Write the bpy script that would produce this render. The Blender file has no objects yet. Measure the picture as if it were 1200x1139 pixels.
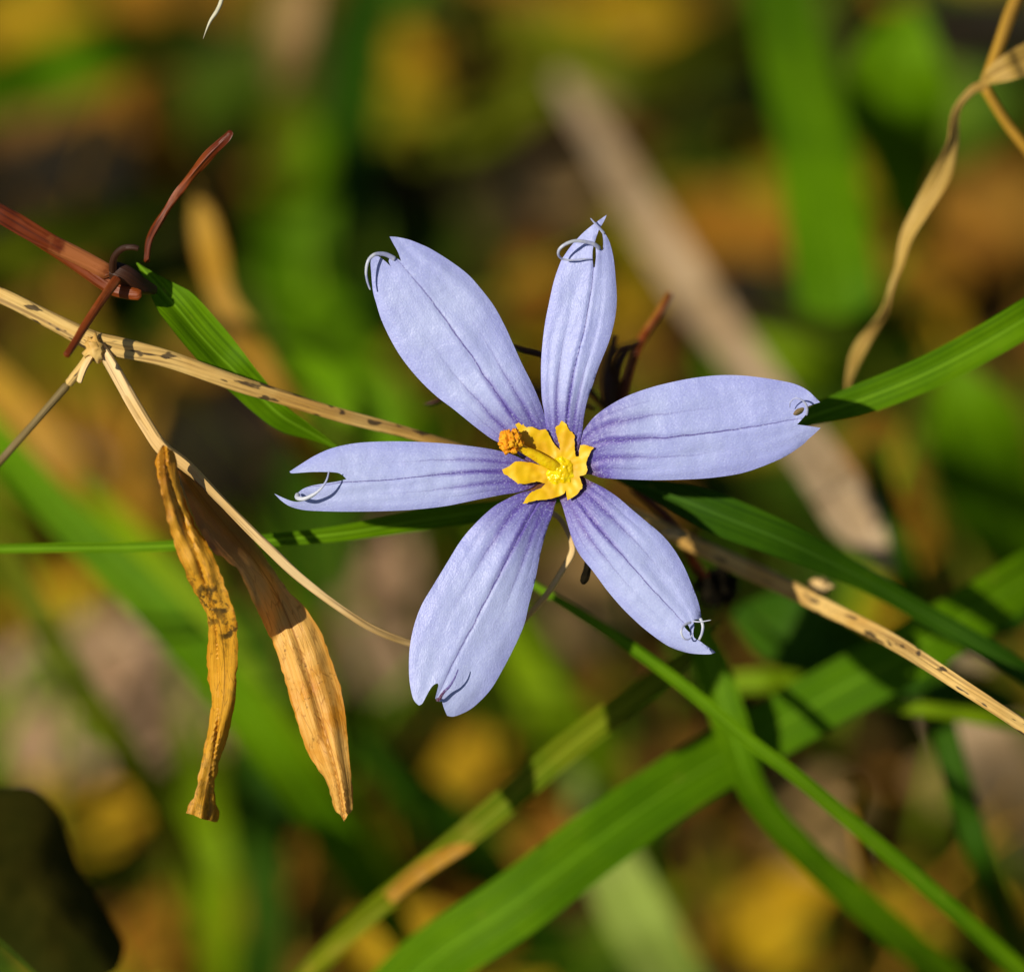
import bpy, math, random
from mathutils import Vector, Matrix, noise, geometry
R = math.radians
rnd = random.Random(11)
sc = bpy.context.scene
COL = sc.collection

# ------------------------------------------------------------------ camera, light, exposure
# 1 unit = 1 cm.  The flower is about 2 cm across and stands 8 cm above the soil.
sc.unit_settings.scale_length = 0.01
PITCH = 50.0
DIST = 20.0                                   # lens to flower
F0 = Vector((0.0, 0.0, 8.0))                  # point in focus
FWD = Vector((0, math.cos(R(PITCH)), -math.sin(R(PITCH))))
UP = Vector((0, math.sin(R(PITCH)), math.cos(R(PITCH))))
RIGHT = Vector((1, 0, 0))
cam_d = bpy.data.cameras.new('camera')
cam = bpy.data.objects.new('camera', cam_d)
COL.objects.link(cam)
cam.matrix_world = Matrix.Translation(F0 - FWD * DIST) @ Matrix((RIGHT, UP, -FWD)).transposed().to_4x4()
cam_d.sensor_width = 36
cam_d.lens = 36 * DIST / 4.0
cam_d.clip_start = 0.5
cam_d.clip_end = 20000
cam_d.dof.use_dof = True
cam_d.dof.focus_distance = DIST
cam_d.dof.aperture_fstop = 0.22
cam_d.dof.aperture_blades = 7
sc.camera = cam

SUN = (RIGHT * -0.55 + UP * 0.13 - FWD * 0.825).normalized()    # towards the sun
elev = math.asin(SUN.z)
azim = math.atan2(SUN.x, SUN.y)
w = bpy.data.worlds.new('World'); sc.world = w; w.use_nodes = True
nt = w.node_tree
sky = nt.nodes.new('ShaderNodeTexSky'); sky.sky_type = 'NISHITA'; sky.sun_disc = False
sky.sun_elevation = elev; sky.sun_rotation = azim
nt.links.new(sky.outputs[0], nt.nodes['Background'].inputs[0])
nt.nodes['Background'].inputs[1].default_value = 0.05
sl = bpy.data.lights.new('sun', 'SUN'); sl.energy = 4.8; sl.angle = R(0.53); sl.color = (1.0, 0.93, 0.80)
so = bpy.data.objects.new('sun', sl); COL.objects.link(so)
so.rotation_euler = (-SUN).to_track_quat('-Z', 'Y').to_euler(); so.location = (-30, -20, 60)
sc.view_settings.view_transform = 'Standard'; sc.view_settings.look = 'None'
sc.view_settings.exposure = 0.0; sc.view_settings.gamma = 1.0
sc.view_settings.use_curve_mapping = False
sc.cycles.max_bounces = 8; sc.cycles.transparent_max_bounces = 6
sc.cycles.use_denoising = True

# ------------------------------------------------------------------ placing
def P(px, py, d=0.0, up=0.0):
    """a point d cm behind the plane of the flower (up: millimetre-scale rise towards the viewer, 300 = 1 cm)"""
    d = d - up / 300.0
    s = (DIST + d) / DIST
    return F0 + RIGHT * ((px - 600) / 300 * s) + UP * ((569.5 - py) / 300 * s) + FWD * d
def ground_d(px, py, z=0.0):
    a, b = P(px, py, 0), P(px, py, 1)
    return (z - a.z) / (b.z - a.z)

def tag(o, label=None, cat=None, group=None, kind=None):
    if label: o['label'] = label
    if cat: o['category'] = cat
    if group: o['group'] = group
    if kind: o['kind'] = kind
    return o
def empty(name, loc, label, cat, group=None):
    o = bpy.data.objects.new(name, None); COL.objects.link(o); o.location = loc
    o.empty_display_size = 0.1
    return tag(o, label, cat, group)
def link(name, verts, faces, mat, parent=None, uv=None, origin=None, smooth=True, sharp=50, uv2=None):
    org = Vector(origin) if origin is not None else Vector(verts[0])
    me = bpy.data.meshes.new(name)
    me.from_pydata([tuple(Vector(v) - org) for v in verts], [], faces)
    for lst, nm in ((uv, 'UVMap'), (uv2, 'Across')):
        if lst:
            L = me.uv_layers.new(name=nm)
            for lp in me.loops: L.data[lp.index].uv = lst[lp.vertex_index]
    me.materials.append(mat)
    me.polygons.foreach_set('use_smooth', [smooth] * len(me.polygons))
    me.validate(); me.update()
    if smooth and sharp: me.set_sharp_from_angle(angle=R(sharp))
    o = bpy.data.objects.new(name, me); COL.objects.link(o); o.location = org
    if parent is not None:
        o.parent = parent
        pw = world_of(parent)
        o.location = org - pw
    return o
def world_of(o):
    v = Vector(o.location)
    while o.parent is not None:
        o = o.parent; v += Vector(o.location)
    return v

def catmull(pts, n):
    """pts tuples -> n samples, roughly even by control chord"""
    k = len(pts); out = []
    ds = [0.0]
    for i in range(k - 1):
        ds.append(ds[-1] + max(1e-6, math.hypot(pts[i + 1][0] - pts[i][0], pts[i + 1][1] - pts[i][1])))
    for j in range(n):
        s = ds[-1] * j / (n - 1)
        i = 0
        while i < k - 2 and s > ds[i + 1]: i += 1
        u = (s - ds[i]) / (ds[i + 1] - ds[i])
        p0, p1, p2, p3 = pts[max(i - 1, 0)], pts[i], pts[i + 1], pts[min(i + 2, k - 1)]
        out.append(tuple(0.5 * (2 * b + (c - a) * u + (2 * a - 5 * b + 4 * c - e) * u * u + (3 * b - a - 3 * c + e) * u ** 3)
                         for a, b, c, e in zip(p0, p1, p2, p3)))
    return out

def ribbon(name, pts, mat, parent=None, fold=0.25, th=0.02, n=70, m=10, ridge=0.03, wob=0.02, tip0=False, tip1=True, ends=0.12):
    """blade of grass: pts (px, py, depth, width px, roll deg)"""
    pts = [tuple(p) + ((0.0,) if len(p) == 4 else ()) for p in pts]
    S = catmull(pts, n)
    seed = rnd.random() * 100
    C = [P(s[0], s[1], s[2]) for s in S]
    verts, faces, uv = [], [], []
    L = 0.0
    ring = 2 * m
    for i, s in enumerate(S):
        T = (C[min(i + 1, n - 1)] - C[max(i - 1, 0)]).normalized()
        if i: L += (C[i] - C[i - 1]).length
        roll = R(s[4])
        Sd = T.cross(-FWD).normalized()
        Nn = Sd.cross(T).normalized()
        if Nn.dot(-FWD) < 0: Nn = -Nn
        Sd, Nn = Sd * math.cos(roll) + Nn * math.sin(roll), Nn * math.cos(roll) - Sd * math.sin(roll)
        k = i / (n - 1)
        e = 1.0
        if tip1 and k > 1 - ends: e *= max(0.03, ((1 - k) / ends)) ** 0.6
        if tip0 and k < ends: e *= max(0.03, (k / ends)) ** 0.6
        hw = 0.5 * s[3] / 300 * (DIST + s[2]) / DIST * e / max(0.45, abs(math.cos(roll)))
        wb = wob * noise.noise(Vector((k * 9, seed, 0)))
        for side in (0, 1):
            rng = range(m) if side == 0 else range(m, 0, -1)
            for j in rng:
                v = -1 + 2 * j / m
                h = fold * hw * (abs(v) ** 1.3 - 0.5) + ridge * hw * math.cos(v * 11) + wb + hw * 0.12 * noise.noise(Vector((L * 1.5, v * 1.2, seed)))
                t = th * (1 - abs(v) ** 3) * (0.5 if side == 0 else -0.5) * max(e, 0.1)
                verts.append(C[i] + Sd * (v * hw) + Nn * (h + t))
                uv.append((L, v * hw))
        if i:
            for j in range(ring):
                a = (i - 1) * ring + j; b = (i - 1) * ring + (j + 1) % ring
                faces.append((a, b, b + ring, a + ring))
    faces.append(tuple(range(ring))[::-1]); faces.append(tuple(range((n - 1) * ring, n * ring)))
    return link(name, verts, faces, mat, parent, uv)

def tube(name, pts, mat, parent=None, n=60, m=12, rough=0.08, groove=0.0, flat=1.0, taper0=True, taper1=True, seed=None, nf=3.0):
    """pts (px, py, depth, width px)"""
    S = catmull(pts, n); C = [P(*s[:3]) for s in S]
    seed = rnd.random() * 100 if seed is None else seed
    verts, faces, uv = [], [], []
    L = 0.0
    for i, s in enumerate(S):
        T = (C[min(i + 1, n - 1)] - C[max(i - 1, 0)]).normalized()
        if i: L += (C[i] - C[i - 1]).length
        A = T.cross(-FWD)
        if A.length < 1e-4: A = T.cross(UP)
        A.normalize(); B = A.cross(T).normalized()
        k = i / (n - 1)
        e = 1.0
        if taper1 and i == n - 1: e = 0.35
        if taper0 and i == 0: e = 0.35
        r = 0.5 * s[3] / 300 * (DIST + s[2]) / DIST * e
        for j in range(m):
            an = 2 * math.pi * j / m
            q = Vector((math.cos(an), math.sin(an), 0))
            rr = r * (1 + rough * 2 * noise.noise(Vector((q.x * 1.2 + seed, q.y * 1.2, L * nf))) - groove * max(0, math.cos(an - math.pi / 2 - 0.3 * math.sin(L * .9))) ** 8)
            verts.append(C[i] + A * (rr * math.cos(an)) - B * (rr * math.sin(an) * flat * -1))
            uv.append((L, an * r if j <= m / 2 else (2 * math.pi - an) * r))
        if i:
            for j in range(m):
                a = (i - 1) * m + j; b = (i - 1) * m + (j + 1) % m
                faces.append((a, a + m, b + m, b))
    faces.append(tuple(range(m))); faces.append(tuple(range((n - 1) * m, n * m))[::-1])
    return link(name, verts, faces, mat, parent, uv)

def densify(poly, step):
    out = []
    for i, a in enumerate(poly):
        b = poly[(i + 1) % len(poly)]
        d = math.hypot(b[0] - a[0], b[1] - a[1]); k = max(1, int(d / step))
        for j in range(k): out.append((a[0] + (b[0] - a[0]) * j / k, a[1] + (b[1] - a[1]) * j / k))
    return out
def round_poly(poly, sharp=55):
    """Catmull-Rom through the outline, keeping corners"""
    n = len(poly); out = []
    def corner(i):
        a, b, c = poly[i - 1], poly[i], poly[(i + 1) % n]
        u = Vector((b[0] - a[0], b[1] - a[1])); v = Vector((c[0] - b[0], c[1] - b[1]))
        return u.length < 1e-6 or v.length < 1e-6 or u.angle(v) > R(sharp)
    cn = [corner(i) for i in range(n)]
    for i in range(n):
        p1, p2 = poly[i], poly[(i + 1) % n]
        p0 = p1 if cn[i] else poly[i - 1]
        p3 = p2 if cn[(i + 1) % n] else poly[(i + 2) % n]
        for j in range(6):
            u = j / 6
            out.append(tuple(0.5 * (2 * b + (c - a) * u + (2 * a - 5 * b + 4 * c - e) * u * u + (3 * b - a - 3 * c + e) * u ** 3)
                             for a, b, c, e in zip(p0, p1, p2, p3)))
    return out
def inside(p, poly):
    x, y = p; c = False; n = len(poly); j = n - 1
    for i in range(n):
        xi, yi = poly[i]; xj, yj = poly[j]
        if (yi > y) != (yj > y) and x < (xj - xi) * (y - yi) / (yj - yi) + xi: c = not c
        j = i
    return c
def axis_coords(axis):
    A = catmull(axis, 40)
    ds = [0.0]
    for i in range(39): ds.append(ds[-1] + math.hypot(A[i + 1][0] - A[i][0], A[i + 1][1] - A[i][1]))
    def f(x, y):
        best = (1e18, 0, 0)
        for i in range(39):
            ax, ay = A[i]; bx, by = A[i + 1]
            vx, vy = bx - ax, by - ay; l2 = vx * vx + vy * vy
            u = ((x - ax) * vx + (y - ay) * vy) / l2
            lo = -9 if i == 0 else 0; hi = 9 if i == 38 else 1
            u = min(max(u, lo), hi)
            dx, dy = x - ax - u * vx, y - ay - u * vy; q = dx * dx + dy * dy
            if q < best[0] - 1e-9:
                best = (q, (ds[i] + u * (ds[i + 1] - ds[i])) / ds[-1], (dx * vy - dy * vx) / math.sqrt(l2))
        return best[1], best[2]
    return f
def sheet(name, outline, axis, height, mat, parent=None, holes=(), step=3.0, th=3.5, d0=0.0, origin=None, jag=0.0, jf=.11, rounded=True, sharp=55):
    """thin leaf or petal: outline, midrib axis and a relief function height(a, t, px, py) in 1/300 cm towards the viewer"""
    if rounded: outline = round_poly(outline, sharp)
    O = densify(outline, step)
    if jag:
        O = [(x + jag * noise.noise(Vector((x * jf, y * jf, 3))), y + jag * noise.noise(Vector((x * jf, y * jf, 9)))) for x, y in O]
    H = [densify(round_poly(h, 180), step) for h in holes]
    f = axis_coords(axis)
    ab = [f(x, y) for x, y in O]
    NB = 24
    lo, hi = [0.0] * NB, [0.0] * NB
    for a, b in ab:
        i = min(NB - 1, max(0, int(a * NB)))
        lo[i] = min(lo[i], b); hi[i] = max(hi[i], b)
    for arr in (lo, hi):
        for i in range(NB):
            if abs(arr[i]) < 1: arr[i] = arr[i - 1] if i else arr[1]
        for _ in range(2):
            arr[:] = [(arr[max(i - 1, 0)] + 2 * arr[i] + arr[min(i + 1, NB - 1)]) / 4 for i in range(NB)]
    def coords(x, y):
        a, b = f(x, y)
        q = min(NB - 1.001, max(0.0, a * NB - 0.5)); i = int(q); u = q - i
        if b < 0: w_ = lo[i] * (1 - u) + lo[min(i + 1, NB - 1)] * u; t = -b / w_ if w_ else 0
        else: w_ = hi[i] * (1 - u) + hi[min(i + 1, NB - 1)] * u; t = b / w_ if w_ else 0
        return a, max(-1.2, min(1.2, t))
    xs = [p[0] for p in O]; ys = [p[1] for p in O]
    pts = []; cons = []
    for loop in [O] + H:
        k = len(pts); pts += loop
        cons += [(k + i, k + (i + 1) % len(loop)) for i in range(len(loop))]
    bound = pts[:]
    cell = {}
    for p in bound: cell.setdefault((int(p[0] // step), int(p[1] // step)), []).append(p)
    y = min(ys); row = 0
    while y < max(ys):
        x = min(xs) + (step / 2 if row % 2 else 0)
        while x < max(xs):
            p = (x + rnd.uniform(-.15, .15) * step, y + rnd.uniform(-.15, .15) * step)
            ci, cj = int(p[0] // step), int(p[1] // step)
            near = any(math.hypot(p[0] - q[0], p[1] - q[1]) < step * .55 for a in (-1, 0, 1) for b in (-1, 0, 1) for q in cell.get((ci + a, cj + b), ()))
            if not near and inside(p, O) and not any(inside(p, h) for h in H): pts.append(p)
            x += step
        y += step * 0.87; row += 1
    r = geometry.delaunay_2d_cdt([Vector(p) for p in pts], cons, [], 0, 1e-4)
    V2, tris = r[0], r[2]
    tri = []
    for t in tris:
        c = sum((V2[i] for i in t), Vector((0, 0))) / len(t)
        if inside(c, O) and not any(inside(c, h) for h in H):
            area = (V2[t[1]] - V2[t[0]]).cross(V2[t[2]] - V2[t[0]])
            tri.append(tuple(t) if area < 0 else tuple(reversed(t)))
    used = sorted({i for t in tri for i in t}); mp = {i: k for k, i in enumerate(used)}
    top, bot, uv = [], [], []
    for i in used:
        x, y = V2[i]
        a, t = coords(x, y); h = height(a, t, x, y)
        top.append(P(x, y, d0, h)); bot.append(P(x, y, d0, h - th)); uv.append((a, t))
    N = len(top)
    faces = [tuple(mp[i] for i in t) for t in tri]
    ec = {}
    for t in faces:
        for i in range(3):
            e = (t[i], t[(i + 1) % 3]); ec[e] = 1
    rim = [e for e in ec if (e[1], e[0]) not in ec]
    back = [tuple(N + i for i in reversed(t)) for t in faces]
    side = [(b, a, a + N, b + N) for a, b in rim]
    return link(name, top + bot, faces + back + side, mat, parent, uv + uv, origin=origin)

# ------------------------------------------------------------------ lumpy solids
def lump(name, c, r, mat, parent=None, rough=.25, freq=2.5, sub=3, squash=(1, 1, 1), grain=0.0):
    import bmesh
    bm = bmesh.new(); bmesh.ops.create_icosphere(bm, subdivisions=sub, radius=1)
    V = []
    for v in bm.verts:
        n_ = v.co.normalized()
        k = r * (1 + rough * 2 * noise.noise(n_ * freq + Vector(c)) + grain * noise.noise(n_ * freq * 4 + Vector(c)))
        V.append(Vector(c) + RIGHT * n_.x * k * squash[0] + UP * n_.y * k * squash[1] - FWD * n_.z * k * squash[2])
    Fc = [tuple(v.index for v in f.verts) for f in bm.faces]; bm.free()
    return link(name, V, Fc, mat, parent, origin=c, sharp=0)
# ------------------------------------------------------------------ materials
class NM:
    def __init__(s, name):
        s.m = bpy.data.materials.new(name); s.m.use_nodes = True
        s.t = s.m.node_tree; s.n = s.t.nodes; s.n.clear()
        s.out = s.n.new('ShaderNodeOutputMaterial')
        s.b = s.n.new('ShaderNodeBsdfPrincipled')
    def new(s, ty, **kw):
        o = s.n.new(ty)
        for k, v in kw.items(): setattr(o, k, v)
        return o
    def put(s, a, b):
        if isinstance(a, (int, float)): b.default_value = a
        elif isinstance(a, (tuple, list)): b.default_value = tuple(a) + ((1,) if len(a) == 3 and len(b.default_value) == 4 else ())
        else: s.t.links.new(a, b)
    def math(s, op, *a):
        o = s.new('ShaderNodeMath', operation=op)
        for i, x in enumerate(a): s.put(x, o.inputs[i])
        return o.outputs[0]
    def step(s, x, lo, hi, a=0.0, b=1.0):
        o = s.new('ShaderNodeMapRange', interpolation_type='SMOOTHSTEP')
        s.put(x, o.inputs[0])
        for i, v in enumerate((lo, hi, a, b)): s.put(v, o.inputs[i + 1])
        return o.outputs[0]
    def mix(s, f, a, b, mode='MIX'):
        o = s.new('ShaderNodeMix', data_type='RGBA', blend_type=mode)
        s.put(f, o.inputs[0]); s.put(a, o.inputs[6]); s.put(b, o.inputs[7])
        return o.outputs[2]
    def coord(s, kind='Object'):
        return s.new('ShaderNodeTexCoord').outputs[kind]
    def scaled(s, vec, sx, sy, sz=1.0, loc=(0, 0, 0)):
        o = s.new('ShaderNodeMapping'); s.put(vec, o.inputs[0]); o.inputs[3].default_value = (sx, sy, sz); o.inputs[1].default_value = loc
        return o.outputs[0]
    def noise(s, vec, scale, detail=3, rough=0.55, out=0, dist=0.0):
        o = s.new('ShaderNodeTexNoise'); s.put(vec, o.inputs['Vector'])
        o.inputs['Scale'].default_value = scale; o.inputs['Detail'].default_value = detail
        o.inputs['Roughness'].default_value = rough; o.inputs['Distortion'].default_value = dist
        return o.outputs[out]
    def bump(s, h, strength, dist):
        o = s.new('ShaderNodeBump'); s.put(h, o.inputs['Height']); o.inputs['Strength'].default_value = strength; o.inputs['Distance'].default_value = dist
        return o.outputs[0]
    def finish(s, col, rough=0.5, transl=0.0, tcol=None, normal=None, spec=0.5):
        s.put(col, s.b.inputs['Base Color']); s.put(rough, s.b.inputs['Roughness'])
        s.put(spec, s.b.inputs['Specular IOR Level'])
        if normal is not None: s.put(normal, s.b.inputs['Normal'])
        sh = s.b.outputs[0]
        if transl:
            tr = s.new('ShaderNodeBsdfTranslucent'); s.put(tcol if tcol is not None else col, tr.inputs[0])
            if normal is not None: s.put(normal, tr.inputs['Normal'])
            mx = s.new('ShaderNodeMixShader'); s.put(transl, mx.inputs[0])
            s.t.links.new(sh, mx.inputs[1]); s.t.links.new(tr.outputs[0], mx.inputs[2]); sh = mx.outputs[0]
        s.t.links.new(sh, s.out.inputs[0])
        return s.m

def simple(name, c1, c2, scale=20, rough=.5, bump=.5, bd=.01, transl=0.0, spec=.5, detail=3, lo=.4, hi=.6):
    k = NM(name); ob = k.coord(); n_ = k.noise(ob, scale, detail)
    return k.finish(k.mix(k.step(n_, lo, hi), c1, c2), rough, transl, None, k.bump(k.noise(ob, scale * 2.2, 3), bump, bd), spec)
def grass_mat(name, c1, c2, dry=None, rough=0.5, transl=0.3, dryamt=0.0):
    k = NM(name)
    uv = k.coord('UV')
    st = k.noise(k.scaled(uv, .7, 75), 1.0, 4)
    bl = k.noise(k.coord(), 1.1, 6, .65)
    col = k.mix(k.step(bl, .35, .68), c1, c2)
    col = k.mix(k.math('MULTIPLY', k.step(st, .42, .62), 0.6), col, tuple(x * 0.5 for x in c1))
    fl_ = k.noise(k.scaled(uv, 9, 30), 1.0, 4)
    col = k.mix(k.math('MULTIPLY', k.step(fl_, .66, .74), .55), col, (.30, .26, .03))
    if dry:
        f = k.step(k.noise(k.coord(), 0.9, 3, out=0), .62 - dryamt, .72 - dryamt)
        col = k.mix(f, col, dry)
    sx = k.new('ShaderNodeSeparateXYZ'); k.put(uv, sx.inputs[0])
    rib = k.step(k.math('ABSOLUTE', sx.outputs[1]), .0, .008, 1, 0)
    col = k.mix(k.math('MULTIPLY', rib, .45), col, tuple(min(1, x * 1.7 + .02) for x in c2))
    wv = k.noise(k.scaled(uv, 2.0, 90), 1.0, 2)
    nrm = k.bump(wv, 0.4, 0.008)
    tc = k.mix(0.5, col, tuple(min(1, x * 2.2) for x in c2))
    return k.finish(col, rough + .1, transl, tc, nrm, 0.07)
G_VIVID = grass_mat('grass_green', (.075, .185, .0005), (.15, .30, .0008))
G_LIME = grass_mat('grass_lime', (.15, .26, .002), (.22, .33, .003))
G_DARK = grass_mat('grass_dark', (.026, .085, .002), (.05, .13, .002))
G_OLIVE = grass_mat('grass_olive', (.09, .12, .002), (.15, .16, .003))
G_YELLOW = grass_mat('grass_yellowing', (.14, .21, .003), (.24, .25, .005), dry=(.50, .32, .05), dryamt=.06)
G_PALE = grass_mat('grass_pale', (.22, .32, .03), (.38, .46, .10))

def dry_mat(name, c1, c2, dark, spots=0.0, rough=.6, transl=.15, along=1.2, across=50, bumpd=.012, blotch=None, scale=2.5):
    k = NM(name)
    uv = k.coord('UV'); ob = k.coord()
    st = k.noise(k.scaled(uv, along, across), 1.0, 4)
    bl = k.noise(ob, scale, 4)
    col = k.mix(k.step(bl, .36, .66), c1, c2)
    col = k.mix(k.math('MULTIPLY', k.step(st, .48, .66), .7), col, dark)
    if blotch: col = k.mix(k.step(k.noise(ob, 3.4, 5), .56, .66), col, blotch)
    if spots:
        sp = k.noise(k.scaled(uv, 8.5, 26), 1.0, 2)
        col = k.mix(k.math('MULTIPLY', k.step(sp, .70 - spots, .75 - spots), .88), col, (.025, .015, .008))
    nrm = k.bump(k.noise(k.scaled(uv, along * 2, across * 1.6), 1.0, 3), .7, bumpd)
    return k.finish(col, rough, transl, None, nrm, .3)
D_STEM = dry_mat('dry_stem_spotted', (.50, .28, .06), (.66, .44, .14), (.15, .075, .02), spots=.115, transl=0)
D_PALE = dry_mat('dry_stem_pale', (.60, .38, .13), (.76, .54, .25), (.24, .13, .04), transl=0)
D_SHADED = dry_mat('dry_stem_shaded', (.11, .075, .02), (.20, .14, .045), (.04, .025, .01), transl=0)
D_RED = dry_mat('dry_stem_red', (.11, .016, .002), (.22, .045, .005), (.03, .006, .002), transl=.05, rough=.4, blotch=(.34, .11, .03))  # the pale blotches paint shiny highlights onto the red
D_DARK = dry_mat('dry_stem_dark', (.03, .010, .004), (.055, .018, .006), (.02, .010, .005), transl=0, rough=.5)
D_BLACK = simple('dry_black', (.005, .004, .002), (.012, .009, .004), 14, .95, .5, .01, 0, .05)
D_STRAND = dry_mat('dry_strand_gold', (.44, .27, .05), (.56, .37, .09), (.24, .13, .02), transl=.15)
D_TAN = dry_mat('dry_blade_pale_tan', (.40, .27, .14), (.55, .40, .23), (.22, .13, .05), transl=.15, blotch=(.24, .15, .06))
D_BLADE = dry_mat('dry_blade_tan', (.36, .22, .075), (.47, .31, .12), (.24, .13, .04), transl=.15)
D_GOLD = dry_mat('dry_blade_gold', (.42, .21, .012), (.54, .30, .025), (.22, .11, .02), transl=.2)

def petal_mat():
    k = NM('petal_lavender')
    uv = k.new('ShaderNodeSeparateXYZ'); k.put(k.coord('UV'), uv.inputs[0])
    a, t = uv.outputs[0], uv.outputs[1]
    ob = k.coord()
    nz = k.noise(ob, 5, 3)
    tt = k.math('ADD', t, k.math('MULTIPLY', k.math('SUBTRACT', k.noise(ob, 9, 2), .5), .10))
    at = k.math('ABSOLUTE', tt)
    an = k.math('ADD', a, k.math('MULTIPLY', k.math('SUBTRACT', nz, .5), .10))
    pale, mid = (.465, .525, .82), (.40, .445, .80)
    col = k.mix(k.step(k.noise(ob, 2.2, 4), .35, .65), pale, mid)
    edge = k.step(at, .55, 1.0)
    col = k.mix(k.math('MULTIPLY', edge, .35), col, (.33, .35, .80))
    # purple towards the throat, reaching further along the veins
    near0 = k.step(at, 0.0, .16, 1, 0)
    near1 = k.step(k.math('ABSOLUTE', k.math('SUBTRACT', at, .45)), 0.0, .15, 1, 0)
    reach = k.math('ADD', k.math('MULTIPLY', near0, .17), k.math('MULTIPLY', near1, .10))
    deep = k.step(k.math('SUBTRACT', an, reach), .06, .38, 1, 0)
    col = k.mix(k.math('MULTIPLY', deep, .90), col, (.10, .05, .37))
    # vein lines
    def vein(pos, w0, end, s):
        d = k.math('ABSOLUTE', k.math('SUBTRACT', at, pos))
        line = k.step(d, 0.0, w0, 1, 0)
        return k.math('MULTIPLY', k.math('MULTIPLY', line, k.step(an, end * .35, end, 1, 0)), s)
    v = k.math('ADD', k.math('ADD', vein(0, .030, 1.4, .95), vein(.45, .032, .70, .5)), k.math('ADD', vein(.73, .03, .45, .4), vein(.22, .026, .30, .4)))
    col = k.mix(v, col, (.075, .05, .26))
    br = k.noise(k.scaled(k.coord('UV'), 5, 26), 1.0, 4, .6, dist=.6)
    col = k.mix(k.math('MULTIPLY', k.step(k.math('ABSOLUTE', k.math('SUBTRACT', br, .5)), 0, .018, 1, 0), .22), col, (.20, .18, .56))
    # brown at the very throat
    col = k.mix(k.step(an, .03, .11, 1, 0), col, (.11, .03, .06))
    # sparkling cells in rows
    vo = k.new('ShaderNodeTexVoronoi'); k.put(k.scaled(k.coord('UV'), 95, 34), vo.inputs['Vector']); vo.inputs['Scale'].default_value = 1.0
    cell = vo.outputs['Distance']
    gl = k.noise(ob, 60, 2)
    fine = k.noise(ob, 120, 1)
    hgt = k.math('ADD', k.math('MULTIPLY', cell, -0.8), k.math('MULTIPLY', gl, .7))
    hgt = k.math('ADD', hgt, k.math('MULTIPLY', fine, .5))
    nrm = k.bump(hgt, .38, .0026)
    wh = k.math('MULTIPLY', k.step(k.noise(ob, 150, 2), .50, .72), .42)
    col = k.mix(wh, col, (.60, .66, .92))
    dk_ = k.math('MULTIPLY', k.step(k.noise(k.scaled(ob, 1, 1, 1, (4, 2, 9)), 130, 2), .54, .75), .30)
    col = k.mix(dk_, col, (.28, .25, .62))
    k.b.inputs['Sheen Weight'].default_value = .12
    k.b.inputs['Sheen Roughness'].default_value = .4
    return k.finish(col, .42, .22, None, nrm, .35)
M_PETAL = petal_mat()

M_EYE = simple('eye_yellow', (.78, .44, .001), (.90, .58, .001), 9, .5, .25, .006, .2)
M_COLUMN = simple('column_yellow', (.86, .54, .001), (.94, .68, .002), 30, .35, .5, .008, .25)
M_MOUND = simple('mound_yellow', (.90, .62, .001), (.96, .78, .004), 30, .25, .5, .006, .2)
M_POLLEN = simple('pollen_orange', (1.0, .36, .001), (1.0, .52, .002), 45, .6, .6, .01, .3)
M_AWN = simple('awn_white', (.40, .43, .66), (.60, .63, .70), 18, .4, .3, .005, .2)
M_BRISTLE = simple('bristle_cream', (.50, .46, .30), (.66, .62, .44), 12, .5, .3, .005, .2)
M_EYELOW = simple('throat_brown', (.10, .028, .012), (.16, .05, .012), 18, .5, .5, .01, 0)

def dead_leaf_mat(name, pale, amber, dark, mould, thr, upper=None):
    k = NM(name); uv = k.coord('UV'); ob = k.coord()
    s = k.new('ShaderNodeSeparateXYZ'); k.put(uv, s.inputs[0])
    col = k.mix(k.step(k.noise(ob, 2.6, 5, .65), .48, .68), pale, amber)
    fib = k.noise(k.scaled(uv, 3.5, 9), 1.0, 5, .6, dist=.4)
    col = k.mix(k.math('MULTIPLY', k.step(fib, .50, .68), .55), col, amber)
    # net of fine veins
    vo = k.new('ShaderNodeTexVoronoi', feature='DISTANCE_TO_EDGE'); k.put(k.scaled(uv, 7, 3.2), vo.inputs['Vector']); vo.inputs['Scale'].default_value = 1.6
    col = k.mix(k.math('MULTIPLY', k.step(vo.outputs[0], 0.0, .05, 1, 0), .55), col, dark)
    mid = k.step(k.math('ABSOLUTE', k.math('SUBTRACT', s.outputs[1], .05)), 0.0, .07, 1, 0)
    col = k.mix(k.math('MULTIPLY', mid, .7), col, dark)
    edge = k.step(k.math('ABSOLUTE', s.outputs[1]), .72, 1.0)
    col = k.mix(k.math('MULTIPLY', edge, .6), col, amber)
    if upper:   # shade on the stalk end of the leaf, painted in as rusty brown
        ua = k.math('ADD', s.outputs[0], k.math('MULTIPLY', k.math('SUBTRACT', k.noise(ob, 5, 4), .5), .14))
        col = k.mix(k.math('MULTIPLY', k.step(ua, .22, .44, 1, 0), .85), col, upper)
    sp = k.noise(ob, 26, 4, .7)
    band = k.math('MULTIPLY', k.step(s.outputs[0], .28, .42), k.step(s.outputs[0], .70, .95, 1, .35))
    msk = k.math('MULTIPLY', k.step(sp, thr, thr + .10), k.math('MULTIPLY', band, k.step(k.noise(ob, 3.0, 2), .40, .55)))
    col = k.mix(msk, col, mould)
    h = k.math('ADD', fib, k.math('MULTIPLY', k.noise(ob, 22, 4), .6))
    return k.finish(col, .45, .32, k.mix(.5, col, amber), k.bump(h, .5, .010), .35)
M_DEAD_A = dead_leaf_mat('dead_leaf_amber', (.80, .42, .03), (.66, .26, .008), (.20, .07, .006), (.08, .05, .012), .46)
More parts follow.
